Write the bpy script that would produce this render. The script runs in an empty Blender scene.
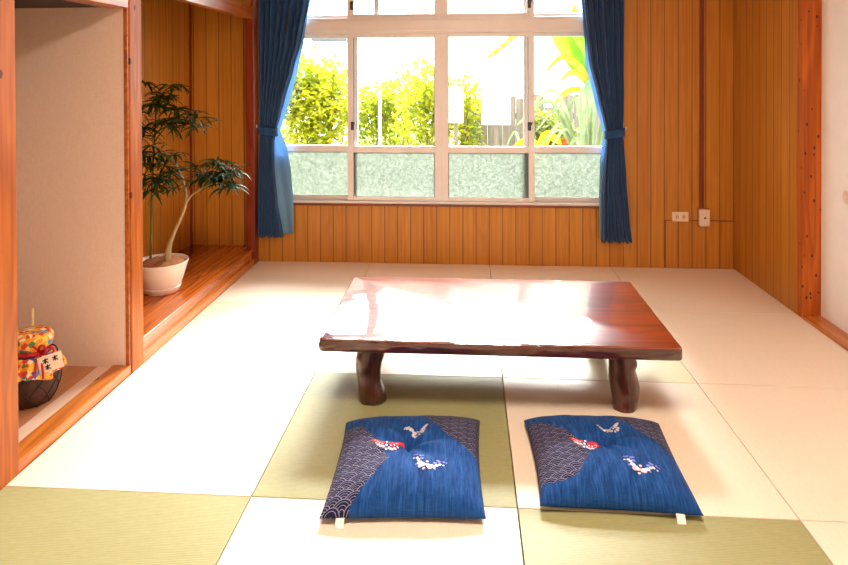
import bpy, bmesh, math, random
from math import sin, cos, pi, radians, sqrt
from mathutils import Vector, Matrix, noise as mnoise

scene = bpy.context.scene
COL = scene.collection
rnd = random.Random(11)

# ------------------------------------------------------------------ helpers
def link(o, parent=None):
    COL.objects.link(o)
    if parent is not None:
        o.parent = parent
    return o

def tag(o, label=None, cat=None, group=None, kind=None):
    if label: o['label'] = label
    if cat: o['category'] = cat
    if group: o['group'] = group
    if kind: o['kind'] = kind
    return o

def thing(name, loc, label, cat, group=None, rz=0.0):
    o = bpy.data.objects.new(name, None)
    o.empty_display_size = .05
    o.location = loc
    o.rotation_euler = (0, 0, rz)
    link(o)
    return tag(o, label, cat, group)

class MB:
    """collects shapes in world coordinates, then links them as one mesh object"""
    def __init__(self):
        self.bm = bmesh.new()
        self.mi = 0
    def box(self, x0, x1, y0, y1, z0, z1, bev=0.0, seg=2):
        b = bmesh.new()
        bmesh.ops.create_cube(b, size=1)
        for v in b.verts:
            v.co = Vector(((x0+x1)/2+v.co.x*(x1-x0), (y0+y1)/2+v.co.y*(y1-y0), (z0+z1)/2+v.co.z*(z1-z0)))
        if bev > 0:
            bmesh.ops.bevel(b, geom=b.edges[:], offset=bev, segments=seg, affect='EDGES', profile=.5)
        self._add(b)
        return self
    def _add(self, b):
        vm = {}
        for v in b.verts: vm[v] = self.bm.verts.new(v.co)
        for f in b.faces:
            try:
                nf = self.bm.faces.new([vm[v] for v in f.verts]); nf.material_index = self.mi
            except ValueError: pass
        b.free()
    def poly(self, pts):
        vs = [self.bm.verts.new(p) for p in pts]
        f = self.bm.faces.new(vs); f.material_index = self.mi
        return f
    def rings(self, rings, cap0=True, cap1=True, closed=True):
        rv = [[self.bm.verts.new(p) for p in r] for r in rings]
        n = len(rv[0])
        for a, b in zip(rv[:-1], rv[1:]):
            for i in range(n if closed else n-1):
                j = (i+1) % n
                f = self.bm.faces.new((a[i], a[j], b[j], b[i])); f.material_index = self.mi
        if cap0:
            f = self.bm.faces.new(list(reversed(rv[0]))); f.material_index = self.mi
        if cap1:
            f = self.bm.faces.new(rv[-1]); f.material_index = self.mi
        return self
    def tube(self, pts, radii, n=10, cap=True):
        pts = [Vector(p) for p in pts]
        if not hasattr(radii, '__len__'): radii = [radii]*len(pts)
        up = Vector((0, 0, 1)); rings = []; prev = None
        for i, p in enumerate(pts):
            t = (pts[min(i+1, len(pts)-1)]-pts[max(i-1, 0)]).normalized()
            if prev is None:
                a = t.cross(up)
                if a.length < .1: a = t.cross(Vector((0, 1, 0)))
            else:
                a = prev - t*prev.dot(t)
            a.normalize(); prev = a; b = t.cross(a)
            rings.append([p+(a*cos(2*pi*k/n)+b*sin(2*pi*k/n))*radii[i] for k in range(n)])
        return self.rings(rings, cap, cap)
    def lathe(self, c, prof, n=40, cap0=True, cap1=True):
        c = Vector(c)
        return self.rings([[c+Vector((r*cos(2*pi*k/n), r*sin(2*pi*k/n), z)) for k in range(n)] for r, z in prof], cap0, cap1)
    def build(self, name, mats, parent=None, smooth=False, angle=None):
        if not isinstance(mats, (list, tuple)): mats = [mats]
        bmesh.ops.recalc_face_normals(self.bm, faces=self.bm.faces[:])
        me = bpy.data.meshes.new(name)
        if parent is not None:
            m = parent_world(parent).inverted()
            bmesh.ops.transform(self.bm, matrix=m, verts=self.bm.verts[:])
        self.bm.to_mesh(me); self.bm.free()
        for m in mats: me.materials.append(m)
        if smooth:
            for p in me.polygons: p.use_smooth = True
            if angle:
                me.set_sharp_from_angle(angle=radians(angle))
        o = bpy.data.objects.new(name, me)
        return link(o, parent)

def parent_world(o):
    m = Matrix.LocRotScale(o.location, o.rotation_euler, o.scale)
    return parent_world(o.parent) @ m if o.parent else m

def catmull(pts, n=6):
    P = [Vector(p) for p in pts]; out = []
    P = [P[0]*2-P[1]] + P + [P[-1]*2-P[-2]]
    for i in range(1, len(P)-2):
        for k in range(n):
            t = k/n
            a, b, c, d = P[i-1], P[i], P[i+1], P[i+2]
            out.append(.5*((2*b)+(c-a)*t+(2*a-5*b+4*c-d)*t*t+(3*b-a-3*c+d)*t**3))
    out.append(P[-2]); return out

def lerp_table(tab, z):
    if z <= tab[0][0]: return tab[0][1]
    for (z0, v0), (z1, v1) in zip(tab[:-1], tab[1:]):
        if z <= z1:
            t = (z-z0)/(z1-z0); t = t*t*(3-2*t)*.35 + t*.65
            return v0+(v1-v0)*t
    return tab[-1][1]

# ------------------------------------------------------------------ materials
class Ex:
    """small arithmetic expression builder over math nodes"""
    def __init__(self, nt, s): self.nt, self.s = nt, s
    def _op(self, op, *a):
        n = self.nt.nodes.new('ShaderNodeMath'); n.operation = op
        for i, x in enumerate((self,)+a):
            if isinstance(x, Ex): self.nt.links.new(x.s, n.inputs[i])
            else: n.inputs[i].default_value = x
        return Ex(self.nt, n.outputs[0])
    def __add__(self, o): return self._op('ADD', o)
    __radd__ = __add__
    def __mul__(self, o): return self._op('MULTIPLY', o)
    __rmul__ = __mul__
    def __sub__(self, o): return self._op('SUBTRACT', o)
    def __truediv__(self, o): return self._op('DIVIDE', o)
    def floor(self): return self._op('FLOOR')
    def fract(self): return self._op('FRACT')
    def mod(self, o): return self._op('FLOORED_MODULO', o)
    def abs(self): return self._op('ABSOLUTE')
    def sqrt(self): return self._op('SQRT')
    def sin(self): return self._op('SINE')
    def lt(self, o): return self._op('LESS_THAN', o)
    def gt(self, o): return self._op('GREATER_THAN', o)
    def min(self, o): return self._op('MINIMUM', o)
    def max(self, o): return self._op('MAXIMUM', o)
    def inv(self): return (self*-1.0)+1.0

class Mat:
    def __init__(self, name):
        self.m = bpy.data.materials.new(name); self.m.use_nodes = True
        self.nt = self.m.node_tree
        self.bsdf = self.nt.nodes['Principled BSDF']
        self.out = self.nt.nodes['Material Output']
        self._tc = None
    def node(self, t, **kw):
        n = self.nt.nodes.new(t)
        for k, v in kw.items(): setattr(n, k, v)
        return n
    def lk(self, a, b): self.nt.links.new(a, b)
    def coord(self, which='Object'):
        if self._tc is None: self._tc = self.node('ShaderNodeTexCoord')
        return self._tc.outputs[which]
    def mapped(self, scale=(1, 1, 1), loc=(0, 0, 0), rot=(0, 0, 0), which='Object'):
        n = self.node('ShaderNodeMapping')
        n.inputs['Scale'].default_value = scale; n.inputs['Location'].default_value = loc; n.inputs['Rotation'].default_value = rot
        self.lk(self.coord(which), n.inputs['Vector']); return n.outputs[0]
    def xyz(self, which='Object', src=None):
        n = self.node('ShaderNodeSeparateXYZ'); self.lk(src or self.coord(which), n.inputs[0])
        return [Ex(self.nt, n.outputs[i]) for i in range(3)]
    def noise(self, vec, scale=1, detail=4, rough=.55, dist=0):
        n = self.node('ShaderNodeTexNoise')
        n.inputs['Scale'].default_value = scale; n.inputs['Detail'].default_value = detail
        n.inputs['Roughness'].default_value = rough; n.inputs['Distortion'].default_value = dist
        if vec is not None: self.lk(vec, n.inputs['Vector'])
        return Ex(self.nt, n.outputs['Fac'])
    def ramp(self, fac, stops):
        n = self.node('ShaderNodeValToRGB'); e = n.color_ramp.elements
        while len(e) > 1: e.remove(e[-1])
        e[0].position = stops[0][0]; e[0].color = (*stops[0][1], 1)
        for p, c in stops[1:]:
            k = e.new(p); k.color = (*c, 1)
        self.lk(fac.s if isinstance(fac, Ex) else fac, n.inputs[0]); return n.outputs[0]
    def mix(self, fac, a, b, mode='MIX'):
        n = self.node('ShaderNodeMix', data_type='RGBA', blend_type=mode)
        for s, v in ((n.inputs[0], fac), (n.inputs[6], a), (n.inputs[7], b)):
            if isinstance(v, Ex): self.lk(v.s, s)
            elif hasattr(v, 'is_output') or hasattr(v, 'node'): self.lk(v, s)
            elif isinstance(v, (tuple, list)): s.default_value = (*v, 1) if len(v) == 3 else v
            else: s.default_value = v
        return n.outputs[2]
    def bump(self, h, strength=.3, dist=.002):
        n = self.node('ShaderNodeBump'); n.inputs['Strength'].default_value = strength; n.inputs['Distance'].default_value = dist
        self.lk(h.s if isinstance(h, Ex) else h, n.inputs['Height']); self.lk(n.outputs[0], self.bsdf.inputs['Normal'])
        return n
    def set(self, color=None, rough=None, spec=None, coat=None, coat_rough=None, coat_ior=None, metallic=None, sheen=None, ior=None):
        b = self.bsdf.inputs
        if color is not None:
            if isinstance(color, (tuple, list)): b['Base Color'].default_value = (*color, 1)
            else: self.lk(color, b['Base Color'])
        for k, v in (('Roughness', rough), ('Specular IOR Level', spec), ('Coat Weight', coat), ('Coat Roughness', coat_rough), ('Coat IOR', coat_ior), ('Metallic', metallic), ('Sheen Weight', sheen), ('IOR', ior)):
            if v is not None:
                if isinstance(v, Ex): self.lk(v.s, b[k])
                else: b[k].default_value = v
        return self

def srgb(r, g, b):
    f = lambda c: (c/255/12.92) if c/255 <= .04045 else ((c/255+.055)/1.055)**2.4
    return (f(r), f(g), f(b))

def plain(name, color, rough=.5, var=.12, nscale=30, **kw):
    m = Mat(name)
    n = m.noise(m.mapped(), scale=nscale, detail=3)
    d = tuple(c*(1-var) for c in color); l = tuple(min(1, c*(1+var)) for c in color)
    m.set(m.ramp(n, [(.3, d), (.7, l)]), rough, **kw)
    return m.m

def wood(name, dark, light, axis=2, rough=.4, board=None, board_axis=0, knots=0.0, coat=0.0, coat_rough=.1, coat_ior=1.5, fine=60, groove=.05, gdark=.35, figure=1.0, knot_scale=4.0, spec=.5):
    m = Mat(name)
    sc = [fine]*3; sc[axis] = fine*.02
    base = m.mapped(tuple(sc))
    g1 = m.noise(base, scale=1, detail=6, rough=.6, dist=.4)
    sc2 = [9]*3; sc2[axis] = .9
    low = m.noise(m.mapped(tuple(sc2)), scale=1, detail=2, dist=.3)
    ring = ((low*38.0).sin()*.5+.5)
    fac = g1*.62 + ring*(.22*figure) + low*.12
    x = m.xyz()
    if board:
        q = x[board_axis]/board
        wn = m.node('ShaderNodeTexWhiteNoise', noise_dimensions='1D')
        m.lk(q.floor().s, wn.inputs['W'])
        fac = fac + Ex(m.nt, wn.outputs['Value'])*.13 - .065
    col = m.ramp(fac, [(.22, dark), (.52, tuple((a+b)/2 for a, b in zip(dark, light))), (.75, light)])
    if board:
        gm = q.fract().lt(groove)
        col = m.mix(gm*(1-gdark), col, tuple(c*.25 for c in dark))
    if knots:
        v = m.node('ShaderNodeTexVoronoi'); v.inputs['Scale'].default_value = knot_scale
        s3 = [1.6]*3; s3[axis] = 1.0
        m.lk(m.mapped(tuple(s3), loc=(.37, .21, .13)), v.inputs['Vector'])
        k = Ex(m.nt, v.outputs['Distance']).lt(knots)
        col = m.mix(k*.85, col, tuple(c*.13 for c in dark))
    m.set(col, rough, spec=spec, coat=coat, coat_rough=coat_rough, coat_ior=coat_ior)
    m.bump(g1, .08, .001)
    return m.m

M = {}
M['panel'] = wood('panel_wood', srgb(176, 106, 26), srgb(224, 156, 58), 2, .42, board=.094, board_axis=0, groove=.075, figure=.35)
M['panel_side'] = wood('panel_wood_side', srgb(172, 102, 24), srgb(220, 150, 54), 2, .42, board=.094, board_axis=1, groove=.075, figure=.35)
M['post'] = wood('post_wood', srgb(142, 66, 18), srgb(202, 112, 38), 2, .45, knots=.085, coat=.0, spec=.3, coat_rough=.2, knot_scale=5.5)
M['post_knotty'] = wood('post_knotty_wood', srgb(150, 66, 16), srgb(212, 112, 34), 2, .45, knots=.16, coat=.0, spec=.3, knot_scale=16)
M['post_dark'] = wood('post_dark_wood', srgb(112, 34, 14), srgb(150, 58, 24), 2, .4, knots=.05)
M['beam'] = wood('beam_wood', srgb(140, 66, 24), srgb(205, 116, 50), 1, .32, coat=.3, coat_rough=.2)
M['sill_wood'] = wood('sill_wood', srgb(158, 78, 22), srgb(222, 134, 48), 1, .32, knots=.10, coat=.3, coat_rough=.15, knot_scale=5)
M['platform'] = wood('platform_wood', srgb(132, 54, 16), srgb(206, 106, 36), 1, .22, coat=.6, coat_rough=.12, board=.135, board_axis=0, groove=.03, gdark=.5)
M['alcove_floor'] = wood('alcove_floor_wood', srgb(176, 112, 72), srgb(206, 146, 104), 1, .5, figure=.4)
M['pale_strip'] = wood('pale_strip_wood', srgb(214, 176, 150), srgb(232, 200, 176), 1, .5, figure=.3)
M['plaster_wall'] = None
M['sill_red'] = wood('sill_red_wood', srgb(104, 42, 22), srgb(150, 72, 40), 0, .4)
M['table'] = wood('table_lacquer', srgb(84, 16, 7), srgb(158, 54, 14), 0, .3, coat=1.0, coat_rough=.03, coat_ior=3.2, fine=34, figure=1.2)
M['table_edge'] = wood('table_edge_lacquer', srgb(40, 9, 6), srgb(92, 26, 12), 0, .3, coat=1.0, coat_rough=.12, coat_ior=1.6, fine=50)
M['table_leg'] = wood('table_leg_wood', srgb(44, 14, 8), srgb(104, 40, 18), 2, .35, coat=.6, coat_rough=.15, fine=40)
M['ceiling'] = wood('ceiling_board', srgb(190, 150, 110), srgb(214, 180, 140), 1, .6, board=.3, board_axis=0, groove=.02)
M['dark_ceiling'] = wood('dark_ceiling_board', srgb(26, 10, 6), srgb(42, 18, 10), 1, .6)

# wallpaper of the alcove partition: fine weave
m = Mat('wallpaper')
n1 = m.noise(m.mapped((260, 260, 40)), 1, 3); n2 = m.noise(m.mapped((40, 40, 260)), 1, 3)
m.set(m.ramp(n1*.5+n2*.5, [(.3, srgb(224, 194, 172)), (.7, srgb(238, 210, 190))]), .8); m.bump(n1+n2, .2, .001)
M['wallpaper'] = m.m
M['white_wall'] = plain('white_wall', srgb(240, 232, 224), .8, .03, 3)
M['white_door'] = plain('white_door_paper', srgb(246, 240, 236), .7, .02, 12)
M['pull_metal'] = plain('pull_metal', srgb(236, 208, 198), .4, .05)

def tatami(name, c1, c2, rot, spec, rough):
    m = Mat(name)
    x, y, z = m.xyz()
    a, b = (x, y) if rot else (y, x)          # a: across the rushes
    wv = ((a*(2*pi/.0062)).sin()*.5+.5)
    st = m.noise(m.mapped((400, 14, 1) if rot else (14, 400, 1)), 1, 3)
    fl = m.noise(m.mapped((60, 60, 1)), 1, 3)
    m.set(m.ramp(st*.55+wv*.2+fl*.25, [(.25, c1), (.75, c2)]), rough, spec=spec)
    m.bump(wv*.6+st*.4, .35, .0012)
    return m.m
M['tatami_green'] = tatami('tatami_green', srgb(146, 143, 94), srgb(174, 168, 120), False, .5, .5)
M['tatami_cream'] = tatami('tatami_cream', srgb(240, 216, 190), srgb(251, 234, 214), True, .6, .45)  # same rush as the green mats; weave sheen painted in as cream
M['tatami_pale'] = tatami('tatami_pale', srgb(222, 214, 176), srgb(238, 230, 196), False, .6, .45)  # same rush again, with a weaker sheen painted into the colour
M['subfloor'] = plain('subfloor_board', srgb(60, 50, 34), .8)

M['alu'] = plain('window_aluminium', srgb(234, 226, 224), .4, .03, 6, metallic=.15)
M['alu_dark'] = plain('window_gasket', srgb(120, 108, 102), .5, .05)
M['latch'] = plain('latch_metal', srgb(60, 52, 50), .4)

def glass_mat():
    m = Mat('clear_glass'); nt = m.nt; nt.nodes.remove(m.bsdf)
    t = m.node('ShaderNodeBsdfTransparent'); t.inputs[0].default_value = (.97, .98, .97, 1)
    g = m.node('ShaderNodeBsdfGlossy'); g.inputs['Roughness'].default_value = .02
    f = m.node('ShaderNodeFresnel'); f.inputs['IOR'].default_value = 1.45
    mx = m.node('ShaderNodeMixShader')
    k = Ex(nt, f.outputs[0])*.6
    m.lk(k.s, mx.inputs[0]); m.lk(t.outputs[0], mx.inputs[1]); m.lk(g.outputs[0], mx.inputs[2]); m.lk(mx.outputs[0], m.out.inputs[0])
    return m.m
M['glass'] = glass_mat()

def frosted_mat():
    m = Mat('frosted_glass'); nt = m.nt; nt.nodes.remove(m.bsdf)
    n = m.noise(m.mapped((46, 46, 46)), 1, 4, .7, .8)
    col = m.ramp(n, [(.35, (.22, .25, .205)), (.52, (.33, .36, .31)), (.68, (.46, .485, .44))])
    tr = m.node('ShaderNodeBsdfTranslucent'); m.lk(col, tr.inputs[0])
    rf = m.node('ShaderNodeBsdfRefraction'); rf.inputs['Roughness'].default_value = .45; rf.inputs['IOR'].default_value = 1.12
    rf.inputs[0].default_value = (.42, .445, .41, 1)
    a = m.node('ShaderNodeMixShader'); a.inputs[0].default_value = .55
    m.lk(tr.outputs[0], a.inputs[1]); m.lk(rf.outputs[0], a.inputs[2])
    g = m.node('ShaderNodeBsdfGlossy'); g.inputs['Roughness'].default_value = .25
    b = m.node('ShaderNodeMixShader'); b.inputs[0].default_value = .05
    m.lk(a.outputs[0], b.inputs[1]); m.lk(g.outputs[0], b.inputs[2]); m.lk(b.outputs[0], m.out.inputs[0])
    bp = m.node('ShaderNodeBump'); bp.inputs['Strength'].default_value = .6; bp.inputs['Distance'].default_value = .004
    m.lk(n.s, bp.inputs['Height']); m.lk(bp.outputs[0], rf.inputs['Normal']); m.lk(bp.outputs[0], tr.inputs['Normal'])
    return m.m
M['frosted'] = frosted_mat()

def cloth(name, c1, c2, transl=0.0, scale=900, rough=.85):
    m = Mat(name)
    n = m.noise(m.mapped((scale, scale, scale*.15)), 1, 2)
    n2 = m.noise(m.mapped((14, 14, 3)), 1, 3)
    col = m.ramp(n*.5+n2*.5, [(.3, c1), (.7, c2)])
    m.set(col, rough, spec=.2, sheen=.2)
    if transl:
        t = m.node('ShaderNodeBsdfTranslucent'); m.lk(col, t.inputs[0])
        mx = m.node('ShaderNodeMixShader'); mx.inputs[0].default_value = transl
        m.lk(m.bsdf.outputs[0], mx.inputs[1]); m.lk(t.outputs[0], mx.inputs[2]); m.lk(mx.outputs[0], m.out.inputs[0])
    return m.m
M['curtain'] = cloth('curtain_navy', srgb(28, 60, 104), srgb(48, 90, 140), .08)
M['lining'] = cloth('curtain_lining', srgb(120, 168, 212), srgb(152, 194, 228), .45)
M['cushion_blue'] = cloth('cushion_blue', srgb(14, 48, 100), srgb(44, 98, 166), 0, 700)
m = Mat('cushion_cloth')
n1 = m.noise(m.mapped((420, 26, 1), which='UV'), 1, 3); n2 = m.noise(m.mapped((90, 8, 1), which='UV'), 1, 2); n3 = m.noise(m.mapped((30, 900, 1), which='UV'), 1, 2)
wv = n1*.45+n2*.35+n3*.2
m.set(m.ramp(wv, [(.32, srgb(8, 32, 80)), (.5, srgb(22, 66, 128)), (.68, srgb(48, 102, 168))]), .85, spec=.15, sheen=.03)
m.bump(wv, .25, .0015)
M['cushion_blue'] = m.m
M['white_tag'] = plain('white_tag', srgb(236, 234, 232), .6, .04)
M['tuft'] = plain('tuft_thread', srgb(14, 20, 46), .8)

def seigaiha():
    m = Mat('seigaiha_cloth')
    u, v, _ = m.xyz('UV')
    R = .034; h = R*.5
    row = (v/h).floor()
    vis = None
    def dist(j):
        cy = j*h
        off = j.mod(2.0)*R
        cx = (((u-off)/(2*R))+.5).floor()*(2*R)+off
        dx = u-cx; dy = v-cy
        return (dx*dx+dy*dy).sqrt()
    d1 = dist(row-1.0); d2 = dist(row); d3 = dist(row+1.0)
    i1 = d1.lt(R); i2 = d2.lt(R)
    d = i1*d1 + i1.inv()*(i2*d2+i2.inv()*d3)
    ring = ((d/R*4.0)+.12).fract().lt(.20)
    big = d.gt(R*.93)
    k = ring.max(big)
    pn = m.noise(m.mapped((14, 14, 14)), 1, 2)
    base = m.ramp(pn, [(.4, srgb(12, 16, 42)), (.6, srgb(26, 28, 62))])
    m.set(m.mix(k*.8, base, srgb(146, 142, 172)), .85, spec=.2)
    return m.m
M['seigaiha'] = seigaiha()
M['thread_red'] = plain('thread_red', srgb(206, 26, 44), .7)
M['thread_pink'] = plain('thread_pink', srgb(244, 196, 206), .7)
M['thread_grey'] = plain('thread_grey', srgb(188, 184, 196), .7)
M['thread_white'] = plain('thread_white', srgb(238, 234, 238), .7)
M['thread_violet'] = plain('thread_violet', srgb(120, 124, 226), .7)

M['plate'] = plain('plastic_white', srgb(240, 214, 190), .4, .02)
M['plate_face'] = plain('plastic_face', srgb(222, 190, 160), .4, .02)
M['slot'] = plain('plastic_dark', srgb(90, 44, 24), .5)
M['conduit'] = plain('conduit_brown', srgb(128, 52, 22), .5)

M['pot'] = plain('pot_ceramic', srgb(236, 226, 220), .3, .02, coat=.4)
M['soil'] = plain('coir_soil', srgb(150, 92, 50), .95, .4, 120)
M['trunk'] = wood('plant_trunk', srgb(150, 124, 84), srgb(206, 184, 140), 2, .6, figure=.2)
M['stem'] = plain('plant_stem', srgb(84, 92, 44), .5, .2)
def leaf_mat(name, c1, c2, tr=.25, rough=.35, scale=9, spec=.5):
    m = Mat(name)
    n = m.noise(m.mapped((scale,)*3), 1, 3)
    col = m.ramp(n, [(.3, c1), (.7, c2)])
    m.set(col, rough, spec=spec)
    t = m.node('ShaderNodeBsdfTranslucent'); m.lk(col, t.inputs[0])
    mx = m.node('ShaderNodeMixShader'); mx.inputs[0].default_value = tr
    m.lk(m.bsdf.outputs[0], mx.inputs[1]); m.lk(t.outputs[0], mx.inputs[2]); m.lk(mx.outputs[0], m.out.inputs[0])
    return m.m
M['leaf_house'] = leaf_mat('houseplant_leaf', srgb(20, 40, 20), srgb(54, 82, 32), .1, .55, 9, .25)
M['leaf_hedge'] = leaf_mat('hedge_leaf', srgb(104, 130, 16), srgb(208, 204, 44), .55, .5, 6)
M['leaf_hedge2'] = leaf_mat('shrub_leaf', srgb(112, 140, 30), srgb(206, 206, 56), .6, .5, 6)
M['leaf_dark'] = leaf_mat('dark_shrub_leaf', srgb(56, 84, 20), srgb(140, 150, 50), .45, .5, 7)
M['leaf_low'] = leaf_mat('low_shrub_leaf', srgb(96, 104, 70), srgb(140, 134, 100), .5, .5, 6)
M['leaf_banana'] = leaf_mat('banana_leaf', srgb(54, 112, 6), srgb(100, 142, 14), .5, .4, 3)
M['leaf_strap'] = leaf_mat('strap_leaf', srgb(66, 100, 58), srgb(128, 146, 104), .4, .4, 5)
M['leaf_yellow'] = leaf_mat('yellow_leaf', srgb(140, 130, 6), srgb(170, 152, 14), .4, .5, 5)
M['branch'] = plain('branch_bark', srgb(112, 92, 66), .8, .25)
M['fence'] = wood('fence_wood', srgb(92, 84, 74), srgb(128, 118, 104), 2, .9, fine=30)
M['garden_soil'] = plain('garden_soil', srgb(84, 92, 64), .95, .3, 6)
M['white_board'] = plain('white_board', srgb(232, 232, 228), .6, .02)
M['house_wall'] = plain('house_wall', srgb(214, 212, 206), .8, .03)
M['house_roof'] = plain('house_roof', srgb(70, 72, 80), .7, .1)
M['fruit'] = plain('orange_flower', srgb(170, 84, 20), .6)

M['jar'] = plain('jar_clay', srgb(74, 46, 36), .6, .3, 40)
M['net'] = plain('jar_net_rope', srgb(58, 32, 26), .8, .2)
def bingata():
    m = Mat('patterned_cloth')
    v = m.node('ShaderNodeTexVoronoi'); v.inputs['Scale'].default_value = 62
    m.lk(m.mapped((1, 1, 1)), v.inputs['Vector'])
    s = m.node('ShaderNodeSeparateColor'); m.lk(v.outputs['Color'], s.inputs[0])
    r = Ex(m.nt, s.outputs[0])
    n = m.node('ShaderNodeValToRGB'); n.color_ramp.interpolation = 'CONSTANT'
    e = n.color_ramp.elements; e[0].color = (*srgb(236, 150, 40), 1); e[0].position = 0
    e[1].position = .36; e[1].color = (*srgb(244, 190, 70), 1)
    for p, c in ((.55, srgb(214, 60, 40)), (.68, srgb(60, 150, 206)), (.78, srgb(248, 226, 190)), (.9, srgb(120, 66, 130)), (.96, srgb(70, 130, 60))):
        k = e.new(p); k.color = (*c, 1)
    m.lk(r.s, n.inputs[0])
    m.set(n.outputs[0], .8); return m.m
M['bingata'] = bingata()
M['cord_red'] = plain('cord_red', srgb(196, 24, 30), .6)
M['cord_navy'] = plain('cord_navy', srgb(40, 26, 66), .6)
M['paper_tag'] = plain('paper_tag', srgb(240, 220, 196), .7, .04)
M['ink'] = plain('ink_black', srgb(40, 30, 34), .8)
M['stick'] = plain('bamboo_stick', srgb(230, 206, 140), .5, .06)
M['ropeend'] = plain('tassel', srgb(214, 74, 120), .7)

# ------------------------------------------------------------------ room dimensions (metres)
XL, XR, YB = -.83, 2.548, 2.534
CEIL = 2.45
TOKO_X = -1.34
PLAT = .115

def struct(o): return tag(o, kind='structure')

# floor under the mats, to behind the camera
b = MB(); b.box(-1.75, 2.80, -3.2, YB+.1, -.12, -.031); struct(b.build('floor', M['subfloor']))
b = MB(); b.box(-1.75, 2.80, -3.2, YB+.1, CEIL, CEIL+.05); struct(b.build('ceiling', M['ceiling']))

# back wall with the window opening
b = MB()
DZ = -.041      # height of the window fittings
WX0, WX1, WZ0, WZ1 = -.79, 1.79, .47+DZ, 2.24+DZ
b.box(-1.46, XR+.1, YB, YB+.1, -.031, WZ0-.012)
b.box(-1.46, WX0, YB, YB+.1, WZ0-.012, CEIL); b.box(WX1, XR+.1, YB, YB+.1, WZ0-.012, CEIL); b.box(WX0, WX1, YB, YB+.1, WZ1, CEIL)
wb = struct(b.build('wall_back', M['panel']))
# framed access panel low on the wall
b = MB()
b.box(2.08, XR-.002, YB-.004, YB+.001, .002, .331, .001)
pn = b.build('access_panel', M['panel'], wb)
b = MB(); b.box(2.074, 2.079, YB-.003, YB+.001, .002, .337); b.box(2.074, XR-.002, YB-.0045, YB+.001, .332, .337)
b.build('panel_joint', M['conduit'], wb)
# right wall, wood clad, then the post and the white sliding door
b = MB(); b.box(XR, XR+.1, 1.70, YB, -.031, CEIL); struct(b.build('wall_right', M['panel_side']))
b = MB(); b.box(XR, XR+.103, 1.648, 1.70, -.031, CEIL, .004); struct(b.build('trim_1', M['post_knotty']))      # corner post
b = MB(); b.box(XR, XR+.15, -3.1, 1.648, -.031, .012, .003); struct(b.build('trim_2', M['sill_wood']))    # door track
b = MB(); b.box(XR+.104, XR+.134, -.1, 1.66, .012, 1.98, .002)
d1 = struct(b.build('door_1', M['white_door']))
b = MB(); b.lathe((0, 0, 0), [(.0, .0), (.026, 0), (.03, .003), (.034, .004), (.036, .002), (.036, -.002)], 28, False, False)
bmesh.ops.rotate(b.bm, verts=b.bm.verts[:], cent=(0, 0, 0), matrix=Matrix.Rotation(radians(-90), 3, 'Y'))
bmesh.ops.translate(b.bm, verts=b.bm.verts[:], vec=(XR+.103, 1.415, .717))
b.build('finger_pull', M['pull_metal'], d1, True)
b = MB(); b.box(XR+.104, XR+.134, -3.1, -.105, .012, 1.98, .002); struct(b.build('door_2', M['white_door']))
b = MB(); b.box(XR+.10, XR+.20, -3.1, 1.66, 1.98, CEIL); struct(b.build('wall_right.001', M['white_wall']))
b = MB(); b.box(-1.75, 2.80, -3.25, -3.15, -.12, CEIL); struct(b.build('wall_rear', M['white_wall']))

# left side: posts, alcove, raised platform
b = MB(); b.box(XL-.115, XL, -.06, .067, -.031, CEIL, .005); struct(b.build('trim_3', M['post']))
b = MB(); b.box(XL-.105, XL, .789, .894, -.031, CEIL, .005); struct(b.build('trim_4', M['post']))
b = MB(); b.box(XL-.06, XL, 2.445, YB-.001, -.031, CEIL, .005); struct(b.build('trim_5', M['post_dark']))
b = MB(); b.box(XL-.05, XL-.002, .894, 2.445, 1.763, 1.848, .004); struct(b.build('trim_6', M['beam']))     # lintel over the platform
b = MB(); b.box(XL-.10, XL-.004,   .067, .789, 1.66, 1.87, .004); struct(b.build('trim_7', M['beam']))      # lintel over the alcove
b = MB(); b.box(XL-.085, XL-.004, .067, .7885, -.031, .040, .004); struct(b.build('trim_8', M['sill_wood']))  # alcove sill
b = MB(); b.box(XL-.024, XL-.006, .777, .7885, .040, 1.66, .002); struct(b.build('trim_9', M['beam']))      # edging strip of the partition
b = MB(); b.box(-1.75, XL-.024, .779, .7885, .030, 1.68); struct(b.build('wall_left', M['wallpaper']))
b = MB(); b.box(-1.75, -1.70, -3.15, .77, -.031, CEIL); b.box(-1.72, XL-.05, -.30, -.25, -.031, CEIL); struct(b.build('wall_left.001', M['wallpaper']))
b = MB(); b.box(XL-.10, XL-.05, -3.15, -.06, -.031, CEIL); struct(b.build('wall_left.002', M['white_wall']))
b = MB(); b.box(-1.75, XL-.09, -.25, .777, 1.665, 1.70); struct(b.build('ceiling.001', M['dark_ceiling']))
b = MB(); b.box(-1.75, XL-.155, -.25, .779, -.031, .030); struct(b.build('floor.001', M['alcove_floor']))
b = MB(); b.box(XL-.155, XL-.085, -.05, .779, -.031, .0335, .002); struct(b.build('trim_10', M['pale_strip']))
b = MB(); b.box(XL-.045, XL-.02, .894, 2.445, 1.848, CEIL); struct(b.build('wall_left.005', M['panel_side']))
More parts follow.
